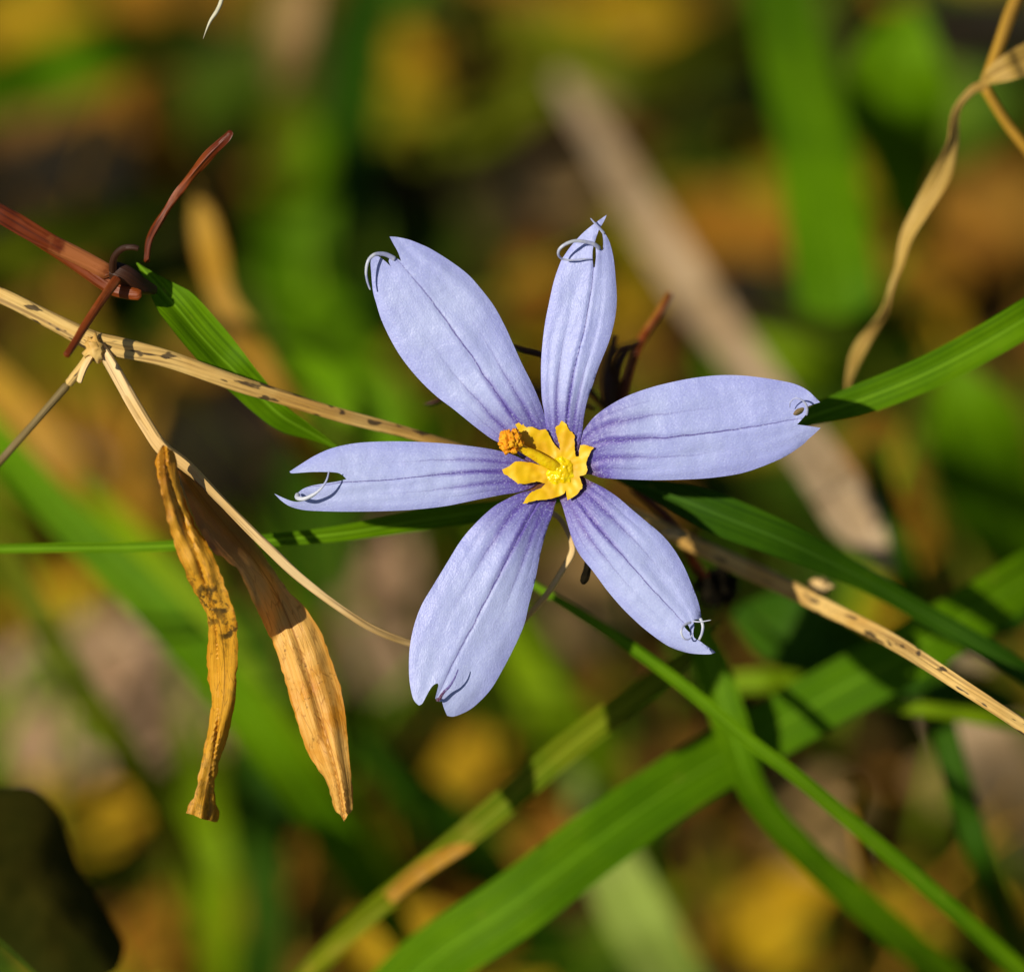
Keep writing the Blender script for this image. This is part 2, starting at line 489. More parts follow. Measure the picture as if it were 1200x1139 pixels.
M_DEAD_B = dead_leaf_mat('dead_leaf_pale', (.90, .53, .12), (.72, .30, .015), (.36, .12, .010), (.14, .06, .01), .60, upper=(.20, .062, .008))
M_DARKLEAF = simple('leaf_dark_olive', (.018, .020, .001), (.042, .036, .003), 1.6, .85, .5, .03, 0, .05)  # the shade on this leaf is put into its near-black colour

def litter_mat(name, c1, c2, c3=None):
    k = NM(name); ob = k.coord()
    col = k.mix(k.step(k.noise(ob, 1.6, 5), .35, .65), c1, c2)
    if c3: col = k.mix(k.step(k.noise(ob, 4.0, 4), .52, .62), col, c3)
    fine = k.noise(ob, 14, 4)
    col = k.mix(k.math('MULTIPLY', k.step(fine, .5, .7), .5), col, tuple(x * .4 for x in c1))
    return k.finish(col, .7, .12, None, k.bump(k.noise(ob, 9, 4), .7, .05), .25)
L_BROWN = litter_mat('litter_brown', (.16, .07, .004), (.27, .13, .008), (.07, .03, .004))
L_SHADE = litter_mat('litter_gap_shade', (.010, .007, .002), (.022, .014, .003))
L_ORANGE = litter_mat('litter_orange', (.27, .11, .003), (.37, .17, .005), (.22, .08, .004))
L_YELLOW = litter_mat('litter_yellow', (.46, .26, .003), (.56, .36, .005), (.30, .17, .004))
L_TAN = litter_mat('litter_tan', (.30, .18, .06), (.40, .26, .10), (.20, .11, .03))
L_PINK = litter_mat('litter_pinkish', (.42, .25, .13), (.52, .34, .20), (.22, .12, .05))
L_GREY = litter_mat('litter_grey', (.16, .15, .14), (.22, .20, .19), (.07, .06, .06))
L_GREEN = litter_mat('moss_green', (.06, .14, .002), (.13, .20, .003), (.03, .07, .002))
L_OLIVE = litter_mat('moss_olive', (.24, .20, .002), (.36, .29, .003), (.14, .10, .002))

# ------------------------------------------------------------------ the soil
def make_ground():
    k = NM('soil'); ob = k.coord()
    col = k.mix(k.step(k.noise(ob, .45, 4), .35, .65), (.030, .018, .009), (.085, .042, .012))
    col = k.mix(k.step(k.noise(ob, .9, 5), .52, .62), col, (.17, .085, .006))
    col = k.mix(k.step(k.noise(k.scaled(ob, 1, 1, 1, (7, 3, 1)), .6, 4), .50, .60), col, (.05, .09, .002))
    col = k.mix(k.step(k.noise(ob, 2.6, 4), .55, .7), col, (.012, .009, .006))
    m = k.finish(col, .9, 0, None, k.bump(k.noise(ob, 3, 6), 1.0, .25), .1)
    def warp(u): return math.copysign(13 * abs(u) + 9000 * abs(u) ** 9, u)
    n = 150; V, Fc = [], []
    for i in range(n + 1):
        for j in range(n + 1):
            x, y = warp(-1 + 2 * i / n), warp(-1 + 2 * j / n) + 6
            z = 0.55 * noise.noise(Vector((x * .35, y * .35, 1))) + .22 * noise.noise(Vector((x * 1.1, y * 1.1, 4))) if abs(x) < 400 and abs(y) < 400 else 0
            V.append((x, y, z - .1))
            if i and j:
                a = (i - 1) * (n + 1) + j - 1
                Fc.append((a, a + n + 1, a + n + 2, a + 1))
    g = link('ground', V, Fc, m, origin=(0, 0, 0), sharp=0)
    tag(g, kind='structure')
make_ground()

# ------------------------------------------------------------------ litter on the soil
def leaf_geo(cx, cy, z, L, W, ang, tilt, curl, seed, nx=9, ny=6, th=.025):
    V, Fc = [], []
    rot = Matrix.Rotation(ang, 3, 'Z') @ Matrix.Rotation(tilt, 3, 'X')
    for s in (0, 1):
        for i in range(nx + 1):
            u = i / nx
            hw = W * .5 * (math.sin(math.pi * min(1, u ** .8 * .97 + .02)) ** .8) * (1 + .12 * noise.noise(Vector((u * 5, seed, 0))))
            for j in range(ny + 1):
                v = -1 + 2 * j / ny
                zz = curl * (u - .5) ** 2 * L * .8 + .25 * curl * v * v * W + .07 * L * noise.noise(Vector((u * 3, v * 2, seed))) - s * th
                V.append(rot @ Vector(((u - .5) * L, v * hw + .06 * L * math.sin(u * 3 + seed), zz)) + Vector((cx, cy, z)))
    K = (nx + 1) * (ny + 1)
    idx = lambda s, i, j: s * K + i * (ny + 1) + j
    for i in range(nx):
        for j in range(ny):
            Fc.append((idx(0, i, j), idx(0, i + 1, j), idx(0, i + 1, j + 1), idx(0, i, j + 1)))
            Fc.append((idx(1, i, j), idx(1, i, j + 1), idx(1, i + 1, j + 1), idx(1, i + 1, j)))
    for i in range(nx):
        for j, sgn in ((0, 1), (ny, -1)):
            q = (idx(0, i, j), idx(1, i, j), idx(1, i + 1, j), idx(0, i + 1, j)); Fc.append(q if sgn > 0 else q[::-1])
    for j in range(ny):
        for i, sgn in ((0, -1), (nx, 1)):
            q = (idx(0, i, j), idx(1, i, j), idx(1, i, j + 1), idx(0, i, j + 1)); Fc.append(q if sgn > 0 else q[::-1])
    return V, Fc
def litter_mass(mat, count, seed, size=(.5, 1.6)):
    r = random.Random(seed); V, Fc = [], []
    for _ in range(count):
        x, y = r.uniform(-11, 11), r.uniform(-9, 17)
        L = r.uniform(*size)
        v, f = leaf_geo(x, y, r.uniform(.05, .7), L, L * r.uniform(.25, .6), r.uniform(0, 6.3), r.uniform(-.5, .5), r.uniform(-.3, .6), r.random() * 50, 6, 4)
        k = len(V); V += v; Fc += [tuple(k + i for i in q) for q in f]
    o = link('leaf_litter', V, Fc, mat, origin=(0, 0, 0))
    tag(o, kind='stuff')
litter_mass(L_BROWN, 220, 1); litter_mass(L_ORANGE, 130, 2, (.4, 1.1)); litter_mass(L_YELLOW, 190, 3, (.4, 1.0)); litter_mass(L_TAN, 25, 4, (.4, 1.2))
litter_mass(L_GREEN, 230, 5, (.5, 1.6)); litter_mass(L_OLIVE, 200, 6, (.5, 1.6))

def fallen(px, py, wpx, hpx, ang, mat, z, label, tilt=0.0):
    """one fallen leaf seen at about wpx x hpx"""
    d = ground_d(px, py, z); p = P(px, py, d); s = (DIST + d) / DIST / 300
    L, W = wpx * s, hpx * s / .77
    v, f = leaf_geo(p.x, p.y, p.z, L, W, R(ang), R(tilt), .15, rnd.random() * 60, 14, 8)
    o = link('fallen_leaf', v, f, mat, origin=p)
    tag(o, label, 'fallen leaf', 'fallen leaves on the soil')
fallen(860, 275, 150, 120, 20, L_ORANGE, .9, 'orange brown fallen leaf right of the tan dry blade, beyond the upright petal')
fallen(1110, 292, 150, 90, 8, L_ORANGE, .9, 'orange fallen leaf crossed by the hanging dry strand')
fallen(735, 95, 150, 90, 15, L_TAN, .9, 'tan fallen leaf at the far end of the tan dry blade')
fallen(640, 215, 110, 90, 75, L_TAN, .8, 'small tan brown fallen leaf above the upright petal')
fallen(130, 835, 300, 190, -25, L_PINK, .9, 'large pinkish pale fallen leaf left of the hanging dead leaves')
fallen(440, 710, 270, 100, 82, L_PINK, .9, 'narrow pinkish fallen leaf standing between the dead leaves and lowest petal')
fallen(150, 120, 130, 90, 60, L_ORANGE, .8, 'rust brown fallen leaf behind the red forked stalk')
fallen(420, 1010, 150, 80, 70, L_YELLOW, 1.0, 'golden yellow fallen leaf just right of the pale dead leaf tip')
fallen(525, 900, 150, 90, 25, L_YELLOW, .9, 'golden fallen leaf beneath the tip of the lowest petal')
fallen(180, 1100, 150, 90, 60, L_ORANGE, .8, 'amber fallen leaf beside the big dark leaf')
fallen(960, 965, 140, 110, 30, L_TAN, 1.0, 'cream tan fallen leaf between two crossing green blades')
fallen(930, 1080, 190, 120, 60, L_YELLOW, .7, 'mustard yellow fallen leaf low beneath the crossing blades')
fallen(1060, 960, 110, 110, 40, L_ORANGE, .6, 'rust orange fallen leaf beside the curled brown tendril')
fallen(690, 700, 150, 120, 30, L_TAN, 1.0, 'tan fallen leaf behind the small black hook')
fallen(800, 890, 150, 90, 10, L_BROWN, 1.0, 'red brown fallen leaf under the thin green blade')
fallen(730, 790, 120, 80, 40, L_BROWN, 1.0, 'dark purplish brown fallen leaf right of the lowest petal')
fallen(60, 700, 120, 60, 40, L_YELLOW, .9, 'yellow fallen leaf by the thin level blade')
fallen(1170, 920, 110, 150, 80, L_TAN, 1.1, 'pale tan fallen leaf at the lower end of the speckled stem')
fallen(1110, 1070, 170, 60, 8, L_YELLOW, 1.0, 'amber fallen leaf crossed by two thin green blades')
fallen(600, 1050, 110, 110, 8, L_ORANGE, .8, 'orange fallen leaf between the jointed stem and the widest blade')
fallen(120, 540, 90, 220, 35, L_ORANGE, .7, 'rusty fallen leaf behind the dark lower branch of the dead stem')
fallen(40, 30, 160, 70, 20, L_YELLOW, .7, 'ochre fallen leaf far behind the pale bristle')
fallen(480, 80, 90, 110, 80, L_YELLOW, .8, 'olive ochre fallen leaf far behind the upper left petal')
fallen(90, 545, 60, 50, 0, L_GREY, .8, 'small grey fallen leaf behind the dark branch')
fallen(330, 1060, 170, 100, 70, L_ORANGE, 1.0, 'burnt orange fallen leaf under the dark upright blade')
fallen(470, 1100, 130, 90, 30, L_YELLOW, 1.0, 'golden fallen leaf by the foot of the jointed stem')
fallen(100, 960, 150, 90, 20, L_YELLOW, .9, 'dull golden fallen leaf above the slope of the big dark leaf')
fallen(600, 330, 120, 90, 60, L_ORANGE, .7, 'russet fallen leaf between the upper left and upright petals')
fallen(70, 215, 260, 140, 70, L_SHADE, 1.2, 'added blackish leaf for the shaded gap behind the red forked stalk')  # four near-black leaves added to stand in for shaded gaps in the litter
fallen(890, 340, 200, 60, 5, L_SHADE, 1.1, 'added blackish leaf for the shaded gap below the orange leaf beside the tan dry blade')
fallen(240, 540, 160, 120, 30, L_SHADE, 1.1, 'added blackish leaf for the shaded gap behind the pale branch above the dead leaves')
fallen(1150, 40, 220, 100, 10, L_SHADE, 1.0, 'added blackish leaf for the shaded gap behind the stem of the dry strand')
fallen(330, 190, 110, 100, 60, L_ORANGE, .8, 'rusty brown fallen leaf right of the upright red prong')

# ------------------------------------------------------------------ blurred blades behind the flower
def blade(pts, mat, label, cat='grass blade', name='grass_leaf', group='grass blades among the litter', raw=False, **kw):
    if group == BG and not raw:
        pts = [(p[0], p[1], min(p[2] * 1.38, max(p[2], ground_d(p[0], p[1], .9))), p[3]) for p in pts]
    o = ribbon(name, pts, mat, **kw)
    return tag(o, label, cat, group)
BG = 'blurred grass blades behind the flower'
blade([(985, 372, 4.3, 92), (975, 300, 4.4, 96), (955, 180, 4.8, 90), (930, 60, 5.6, 80), (900, -80, 7, 60)], G_VIVID, 'wide bright green blade with a blunt end right of the tan dry blade', group=BG, raw=True, fold=.1, ends=.05, tip0=True)
blade([(1070, 10, 5.5, 110), (1050, 90, 5.5, 130), (1060, 180, 6, 90), (1080, 300, 8, 60)], G_VIVID, 'short broad green blade left of the hanging dry strand', group=BG, raw=True, ends=.3, tip0=True)
blade([(1110, 420, 4.8, 80), (1135, 490, 4.8, 120), (1165, 580, 5.2, 110), (1220, 700, 6, 80)], G_VIVID, 'broad green blade below the shaded right hand blade', group=BG, raw=True, ends=.3, tip0=True)
blade([(655, 90, 8, 16), (700, 160, 7, 34), (752, 245, 5.8, 50), (812, 340, 5.4, 54), (885, 440, 4.6, 48), (960, 545, 3.3, 58), (1010, 620, 2.8, 62), (1045, 672, 2.8, 44)], D_TAN, 'long tan dry blade leading from behind the right petal', name='dry_grass_leaf', cat='dry blade', group=BG, raw=True, fold=.2)
blade([(1080, 760, 4.6, 50), (1140, 850, 4.4, 84), (1180, 920, 4.6, 80), (1240, 1040, 6, 60)], D_TAN, 'pale dry blade under the end of the speckled stem', name='dry_grass_leaf', cat='dry blade', group=BG)
blade([(440, -60, 8.5, 70), (420, 60, 7.6, 80), (400, 250, 7, 70), (390, 420, 6.6, 70), (370, 600, 6.4, 90), (350, 760, 7.6, 70)], G_DARK, 'dark green upright blade far behind the upper left petal', group=BG)
blade([(350, 130, 7, 50), (345, 230, 6.6, 84), (340, 330, 6.6, 80), (360, 480, 7.5, 40)], G_VIVID, 'mid green soft blade behind the red prong and upper left petal', group=BG, tip0=True)
blade([(370, 340, 5.8, 40), (410, 420, 5.2, 60), (460, 500, 5, 60), (520, 600, 5.5, 40)], G_VIVID, 'green slanting blade left of the upper left petal', group=BG, tip0=True)
blade([(-80, 330, 3.6, 50), (40, 290, 3.8, 62), (130, 262, 4.1, 60), (230, 225, 4.6, 30)], G_OLIVE, 'olive green blade behind the red forked stalk', group=BG)
blade([(-160, 370, 4.2, 30), (-40, 480, 3.4, 40), (60, 590, 3.0, 46), (170, 700, 2.8, 50), (260, 800, 2.8, 54), (350, 920, 3.0, 50), (440, 1050, 3.8, 44), (520, 1180, 6, 36)], G_VIVID, 'long vivid green blade slanting behind the hanging dead leaves', group=BG, raw=True)
blade([(90, 560, 5, 24), (160, 640, 4.4, 40), (240, 730, 4.2, 44), (330, 860, 4.2, 44), (400, 940, 4.6, 40), (480, 1060, 6, 36)], G_LIME, 'yellow green blade running beside the long vivid blade behind the dead leaves', group=BG, tip0=True, raw=True)
blade([(-80, 520, 4.4, 30), (0, 640, 3.8, 34), (90, 800, 3.6, 36), (160, 900, 3.8, 32), (240, 1040, 5, 26)], G_OLIVE, 'slim olive blade slanting left of the long vivid blade', group=BG, raw=True)
blade([(320, 380, 4.8, 26), (380, 440, 4.2, 38), (440, 500, 4, 40), (500, 570, 4.2, 30), (580, 680, 5.5, 24)], G_VIVID, 'green slanting blade passing behind the left petal', group=BG, raw=True, tip0=True)
blade([(-60, 400, 4.6, 30), (30, 490, 4, 40), (110, 590, 4, 38), (170, 680, 4.6, 20)], D_GOLD, 'golden dry blade slanting at the thin level blade', name='dry_grass_leaf', cat='dry blade', group=BG)
blade([(205, 720, 7, 20), (222, 850, 5.5, 34), (238, 960, 4.6, 52), (252, 1080, 4.6, 58), (262, 1220, 5.5, 50)], G_LIME, 'yellow green upright blade under the left dead leaf', group=BG, tip0=True, ends=.4)
blade([(300, 700, 5, 30), (310, 830, 5, 70), (312, 980, 5, 60), (310, 1180, 6.5, 50)], G_DARK, 'dark green upright blade behind both dead leaves', group=BG, tip0=True)
blade([(560, 640, 5.0, 40), (610, 740, 4.4, 66), (650, 830, 4.2, 72), (700, 930, 4.6, 70), (760, 1060, 5.6, 60), (800, 1180, 7, 50)], G_LIME, 'light green blade rising behind the lowest petal', group=BG, tip0=True)
blade([(670, 900, 4, 30), (715, 1010, 3.2, 66), (755, 1090, 3.0, 76), (815, 1190, 3.2, 76)], G_PALE, 'pale striped green blade below the widest blade', group=BG, tip0=True)
blade([(420, 860, 3.6, 26), (520, 960, 3.8, 60), (600, 1050, 4.4, 60), (700, 1180, 6, 50)], G_DARK, 'dark green slanting blade under the jointed stem', group=BG, tip0=True)
blade([(560, 20, 7.5, 40), (640, 45, 7.2, 60), (740, 90, 7, 60), (850, 40, 7.6, 60), (950, -30, 9, 40)], G_OLIVE, 'olive bent blade far above the upright petal', group=BG)
blade([(480, 170, 7.4, 40), (560, 150, 7.2, 50), (640, 95, 7, 50), (720, 30, 7.6, 40)], G_OLIVE, 'olive slanting blade far behind the upright petal', group=BG)
blade([(360, -90, 6.4, 40), (345, 0, 6, 46), (335, 60, 6, 40), (325, 110, 6.6, 14)], D_BLADE, 'dull tan dry blade beside the tall dark green blade', name='dry_grass_leaf', cat='dry blade', group=BG)
blade([(1092, 760, 2.4, 24), (1108, 860, 2.1, 32), (1132, 950, 2.1, 34), (1162, 1040, 2.4, 28), (1210, 1160, 4.4, 24)], G_DARK, 'dark green blade dropping from the end of the speckled stem', group=BG, raw=True)
blade([(1020, 520, 2.8, 26), (1045, 620, 2.6, 34), (1075, 720, 2.8, 34), (1100, 800, 3.4, 20)], G_DARK, 'slim dark green blade crossing behind the long tan blade', group=BG)
blade([(820, 410, 5.4, 50), (900, 420, 5.0, 56), (990, 440, 5.2, 50), (1100, 400, 6.5, 40)], G_LIME, 'yellow green blade just above the right petal', group=BG, tip0=True)
blade([(230, 215, 2.6, 16), (245, 290, 2.5, 34), (262, 350, 2.4, 26), (290, 400, 2.4, 34), (345, 500, 2.6, 34), (400, 590, 3.4, 20)], D_GOLD, 'narrow golden dry blade behind the curled green leaf', name='dry_grass_leaf', cat='dry blade', group=BG, tip0=True)
blade([(345, 60, 7, 20), (335, 130, 6.4, 44), (320, 220, 6.4, 50), (300, 330, 7.5, 30)], G_OLIVE, 'olive blade under the dull tan dry blade', group=BG, tip0=True)
blade([(150, -60, 8, 60), (170, 40, 7.6, 60), (190, 130, 7.4, 50), (200, 220, 8, 30)], L_ORANGE, 'rust coloured dry blade below the pale bristle', name='dry_grass_leaf', cat='dry blade', group=BG)
blade([(-60, 120, 6.5, 60), (40, 90, 6.8, 80), (140, 60, 7, 70), (260, 30, 8, 50)], G_VIVID, 'green blade lying across behind the pale bristle', group=BG)

# uncountable standing grass around and behind, as one mass
def grass_mass(mat, count, seed, region, name='grass', hs=1.0, ww_=1.0):
    r = random.Random(seed); V, Fc = [], []
    k_ = 0
    while k_ < count:
        x, y = r.uniform(-16, 16), r.uniform(-14, 22)
        h = r.uniform(2.2, 7.5)
        if not region(x, y, h): continue
        k_ += 1; h *= hs
        lean = Vector((r.uniform(-1, 1), r.uniform(-1, 1), 0)) * r.uniform(.1, .6) * h
        w_ = r.uniform(.05, .15) * ww_; th_ = r.uniform(0, 6.3); sd = Vector((math.cos(th_), math.sin(th_), 0)); nn = Vector((-sd.y, sd.x, 0))
        n = 7; k = len(V)
        for i in range(n + 1):
            u = i / n; c = Vector((x, y, -.2)) + lean * u * u + Vector((0, 0, h * (u - .22 * u * u)))
            ww = w_ * (1 - u ** 2.2) + .004
            V += [c - sd * ww, c + nn * ww * .25, c + sd * ww, c - nn * (-ww * .25 + .02)]
            if i:
                for j in range(4):
                    a = k + (i - 1) * 4 + j; b = k + (i - 1) * 4 + (j + 1) % 4
                    Fc.append((a, b, b + 4, a + 4))
    tag(link(name, V, Fc, mat, origin=(0, 0, 0)), kind='stuff')
def clear(x, y, h):
    """keeps the standing grass out of the open cone between the lens and the flower"""
    for q in (0.35, .7, 1.0):
        z = h * q
        rel = Vector((x, y, z)) - (F0 - FWD * DIST)
        dep = rel.dot(FWD)
        if dep < 1: continue
        u, v = rel.dot(RIGHT) / dep * DIST, rel.dot(UP) / dep * DIST
        if dep < DIST + 4.5 and abs(u) < 3.1 and abs(v) < 3.1: return False
    # nor between the flower and the sun
    for q in (.5, 1.0):
        rel = Vector((x, y, h * q)) - F0
        s = rel.dot(SUN)
        if s > 0 and (rel - SUN * s).length < 2.8: return False
    return True
LIT = [P(60, 590, 3), P(170, 700, 2.8), P(260, 800, 2.8), P(350, 920, 3), P(440, 500, 4), P(1030, 650, 4.3), P(230, 730, 4.2), P(980, 340, 6), P(970, 220, 7), P(1060, 110, 8.5), P(1140, 490, 8), P(140, 830, 9), P(440, 720, 9), P(860, 280, 10), P(1110, 290, 10), P(250, 1050, 6),
       P(620, 780, 6), P(760, 1090, 4.5), P(760, 230, 6), P(860, 400, 6), P(980, 580, 4.4), P(1020, 630, 4.3), P(900, 455, 5), P(820, 345, 5.4), P(930, 1060, 9), P(960, 960, 9), P(60, 560, 7), P(380, 160, 8), P(640, 60, 10), P(420, 420, 7)]
def aside(x, y, h):
    """standing grass only outside the view, and out of the sunbeams that reach the bright spots"""
    if not clear(x, y, h): return False
    for q in (.3, .65, 1.0):
        pt = Vector((x, y, h * q)); rel = pt - (F0 - FWD * DIST); dep = rel.dot(FWD)
        if abs(rel.dot(RIGHT) / dep * DIST) < 2.5 and abs(rel.dot(UP) / dep * DIST) < 2.4: return False
        for t_ in LIT:
            v = pt - t_; s_ = v.dot(SUN)
            if s_ > 0 and (v - SUN * s_).length < .55: return False
    return True
grass_mass(G_VIVID, 150, 21, aside); grass_mass(G_DARK, 130, 22, aside); grass_mass(D_BLADE, 60, 23, aside)  # unseen tufts outside the view, added to dapple the ground with shade
def mid_(x, y, h):
    if not (abs(x) < 4.5 and -4 < y < 6 and clear(x, y, h * .7) and h > 3): return False
    for q in (.25, .6):
        for t_ in LIT:
            v = Vector((x, y, h * q)) - t_; s_ = v.dot(SUN)
            if s_ > 0 and (v - SUN * s_).length < .4: return False
    return True
grass_mass(G_LIME, 80, 41, mid_, hs=.7, ww_=.55); grass_mass(G_OLIVE, 60, 42, mid_, hs=.7, ww_=.55); grass_mass(D_GOLD, 80, 43, mid_, hs=.7, ww_=.5); grass_mass(G_VIVID, 40, 44, mid_, hs=.65, ww_=.6)
def low(x, y, h): return abs(x) < 5 and -5 < y < 7 and h < 7
def grass_low(mat, count, seed):
    grass_mass(mat, count, seed, low, hs=.27)
grass_low(G_VIVID, 120, 31); grass_low(G_OLIVE, 110, 32); grass_low(G_DARK, 90, 33)

# ------------------------------------------------------------------ nearer blades
NB_ = 'grass blades close around the flower'
blade([(150, 1420, 5.2, 50), (290, 1320, 2.8, 66), (400, 1230, 1.7, 74), (500, 1130, 1.4, 76), (600, 1062, 1.25, 76), (700, 985, 1.3, 76), (800, 915, 1.4, 72), (880, 868, 1.5, 70), (960, 822, 1.5, 70), (1080, 755, 1.5, 68), (1200, 680, 1.7, 60), (1330, 600, 2.2, 44), (1480, 520, 3.2, 16)], G_VIVID,
      'widest green blade running up from the bottom edge under the thin blades', group=NB_, fold=.12)
jb = blade([(100, 1400, 6, 26), (210, 1290, 3.2, 28), (300, 1210, 2.0, 26), (400, 1100, 1.6, 26), (500, 1015, 1.3, 28), (580, 950, 1.2, 32), (660, 880, 1.2, 34), (740, 820, 1.2, 32), (800, 775, 1.3, 24), (850, 730, 1.5, 12)], G_YELLOW,
      'jointed light green blade with a dry sheath left of the widest blade', group=NB_, fold=.35, ridge=.08)
ribbon('sheath', [(455, 1052, 1.34, 16), (490, 1022, 1.24, 20), (530, 998, 1.16, 17), (556, 990, 1.14, 7)], D_GOLD, jb, fold=.6, n=30)
ribbon('side_leaf', [(500, 1030, 1.4, 12), (440, 1070, 1.35, 16), (370, 1130, 1.5, 15), (310, 1190, 1.9, 12)], G_YELLOW, jb, fold=.5, n=30)
blade([(560, 640, .75, 6), (630, 688, .7, 12), (720, 745, .7, 13), (800, 803, .72, 15), (870, 862, .75, 17), (940, 915, .8, 17), (1050, 1008, .95, 20), (1150, 1095, 1.1, 22), (1260, 1200, 1.6, 24), (1380, 1330, 3.2, 22), (1480, 1440, 6.5, 20)], G_VIVID,
      'thin green blade crossing from the lowest petal over the widest blade', group=NB_, fold=.5, tip1=False, tip0=True)
blade([(796, 690, 1.3, 20), (814, 730, 1.32, 36), (832, 775, 1.32, 42), (856, 850, 1.3, 42), (885, 930, 1.4, 34), (950, 1005, 1.6, 34), (1040, 1085, 1.9, 36), (1130, 1165, 2.4, 36), (1200, 1250, 3.6, 30), (1260, 1330, 6.5, 24)], G_VIVID,
      'green blade bending down from behind the lower right petal, shaded on top', group=NB_, fold=.3, tip0=True, tip1=False)
blade([(-620, 760, 7.5, 10), (-400, 690, 2.6, 10), (-160, 650, .6, 9), (0, 643, .42, 11), (150, 641, .40, 12), (300, 634, .40, 14), (400, 625, .42, 19), (480, 612, .48, 24), (560, 600, .55, 26), (640, 588, .6, 20), (700, 575, .7, 10)], G_VIVID,
      'thin level green blade passing behind the left petal and dead leaves', group=NB_, fold=.4)
blade([(720, 560, .6, 20), (780, 578, .55, 44), (850, 606, .5, 48), (920, 634, .55, 42), (1000, 672, .75, 28), (1080, 717, .9, 24), (1200, 788, 1.0, 26), (1330, 880, 1.6, 26), (1480, 1010, 3.6, 24), (1580, 1120, 7.5, 20)], G_DARK,
      'dark green blade from beneath the right petal above the speckled stem', group=NB_, fold=.3, tip0=True, tip1=False)
blade([(900, 512, .5, 22), (950, 488, .47, 34), (1010, 468, .46, 38), (1080, 440, .45, 40), (1150, 404, .45, 42), (1220, 362, .5, 42), (1330, 290, .8, 34), (1480, 220, 2.2, 28), (1640, 260, 5, 24), (1700, 360, 9, 20)], G_VIVID,
      'green blade rising from the tip of the right petal, half in its shade', group=NB_, fold=.25, tip0=True, tip1=False)
blade([(960, 812, 1.7, 8), (1030, 824, 1.7, 14), (1110, 834, 1.7, 18), (1200, 850, 1.9, 18), (1300, 880, 2.4, 14)], G_LIME,
      'short thin light green blade under the speckled stem', group=NB_, tip0=True)
blade([(860, 720, 2.4, 50), (930, 740, 2.2, 90), (980, 760, 2.2, 70), (1060, 790, 2.6, 50), (1200, 830, 3.4, 40)], G_DARK,
      'short dark green blade beyond the black seed head', group=NB_, tip0=True)
blade([(810, 800, 2.6, 14), (880, 798, 2.4, 26), (960, 790, 2.5, 22), (1040, 780, 3, 14)], G_LIME,
      'small light green blade behind the bent shaded blade', group=NB_, tip0=True)
blade([(1040, 820, 2.6, 40), (1120, 740, 2.4, 60), (1200, 700, 2.4, 60), (1320, 620, 3, 40)], G_DARK,
      'dark green blade tucked behind the upper end of the widest blade', group=NB_, tip0=True)

# curled green leaf, upper left
blade([(160, 308, .22, 10, 0), (185, 335, .2, 34, 10), (215, 368, .18, 46, 20), (250, 408, .2, 48, 15), (285, 445, .24, 40, -5), (325, 482, .3, 30, -25), (365, 508, .36, 20, -35), (400, 528, .42, 12, -20)], G_VIVID,
      'curled green leaf blade joining the red forked stalk to the left petal', name='green_leaf', cat='leaf', group=None, fold=.55, tip0=True, ends=.2)

# awn at the top
blade([(560, -330, 12.5, 9), (520, -430, 7, 9), (410, -330, 2, 8), (320, -150, .3, 7), (270, -30, .02, 5), (257, 8, .0, 5), (246, 26, .0, 4.5), (238, 46, .0, 2.5)], M_BRISTLE, 'short pale bristle hanging in from the top edge', name='grass_bristle', cat='bristle', group=None, ends=.05, wob=.0, n=160, m=6, ridge=0)

# ------------------------------------------------------------------ the dead stem with its branches and leaves
dead = empty('dead_stem', P(115, 405, .12), 'speckled tan dead stem running behind the flower, with branches and two withered leaves', 'dead stem')
tube('stem', [(-600, 330, 9.5, 16), (-480, 240, 5, 18), (-330, 225, 1.6, 18), (-180, 272, .4, 18), (-20, 338, .14, 18), (60, 376, .11, 19), (110, 400, .1, 23), (140, 408, .1, 24), (200, 422, .12, 19), (300, 456, .18, 17), (400, 487, .26, 16), (500, 514, .36, 14), (600, 548, .6, 14), (700, 586, .75, 17),
              (780, 622, .85, 20), (860, 660, .85, 21), (950, 703, .72, 19), (1040, 748, .38, 17), (1130, 806, .08, 17), (1210, 858, .05, 17), (1360, 960, .1, 16)], D_STEM, dead, n=420, m=20, groove=.40, rough=.16, flat=.8, nf=2.4)
tube('branch', [(112, 398, .1, 12), (128, 424, .07, 14), (150, 462, .04, 15), (172, 498, .02, 15), (192, 526, .0, 16), (218, 546, .0, 14), (260, 588, .02, 11), (310, 638, .04, 11), (350, 676, .06, 10), (400, 714, .1, 9), (440, 738, .16, 9), (482, 754, .24, 8),
                (540, 766, .34, 7), (590, 750, .34, 7), (616, 724, .3, 7), (640, 698, .26, 8), (660, 668, .22, 8), (671, 648, .2, 9), (670, 634, .2, 7), (664, 620, .22, 6), (655, 606, .24, 6), (640, 596, .3, 6)], D_PALE, dead, n=300, m=14, rough=.2, groove=.2)
b2 = tube('branch', [(112, 408, .1, 13), (98, 428, .12, 11), (80, 450, .16, 10)], D_STEM, dead, n=30, rough=.15)
tube('branch', [(81, 449, .16, 10), (50, 484, .2, 9), (20, 518, .26, 9), (-15, 556, .34, 9), (-120, 660, .8, 9), (-240, 780, 2.5, 8)], D_SHADED, dead, n=60, rough=.1)  # same branch continued, its shadow painted in as a darker stem colour
tube('stub', [(108, 416, .06, 6), (99, 432, .05, 7), (93, 449, .06, 6)], D_PALE, dead, n=16, rough=.2)
lump('knot', P(112, 408, .06), .036, D_STEM, dead, .5, 2.6, 3, (1.1, 1.2, .8), .3)

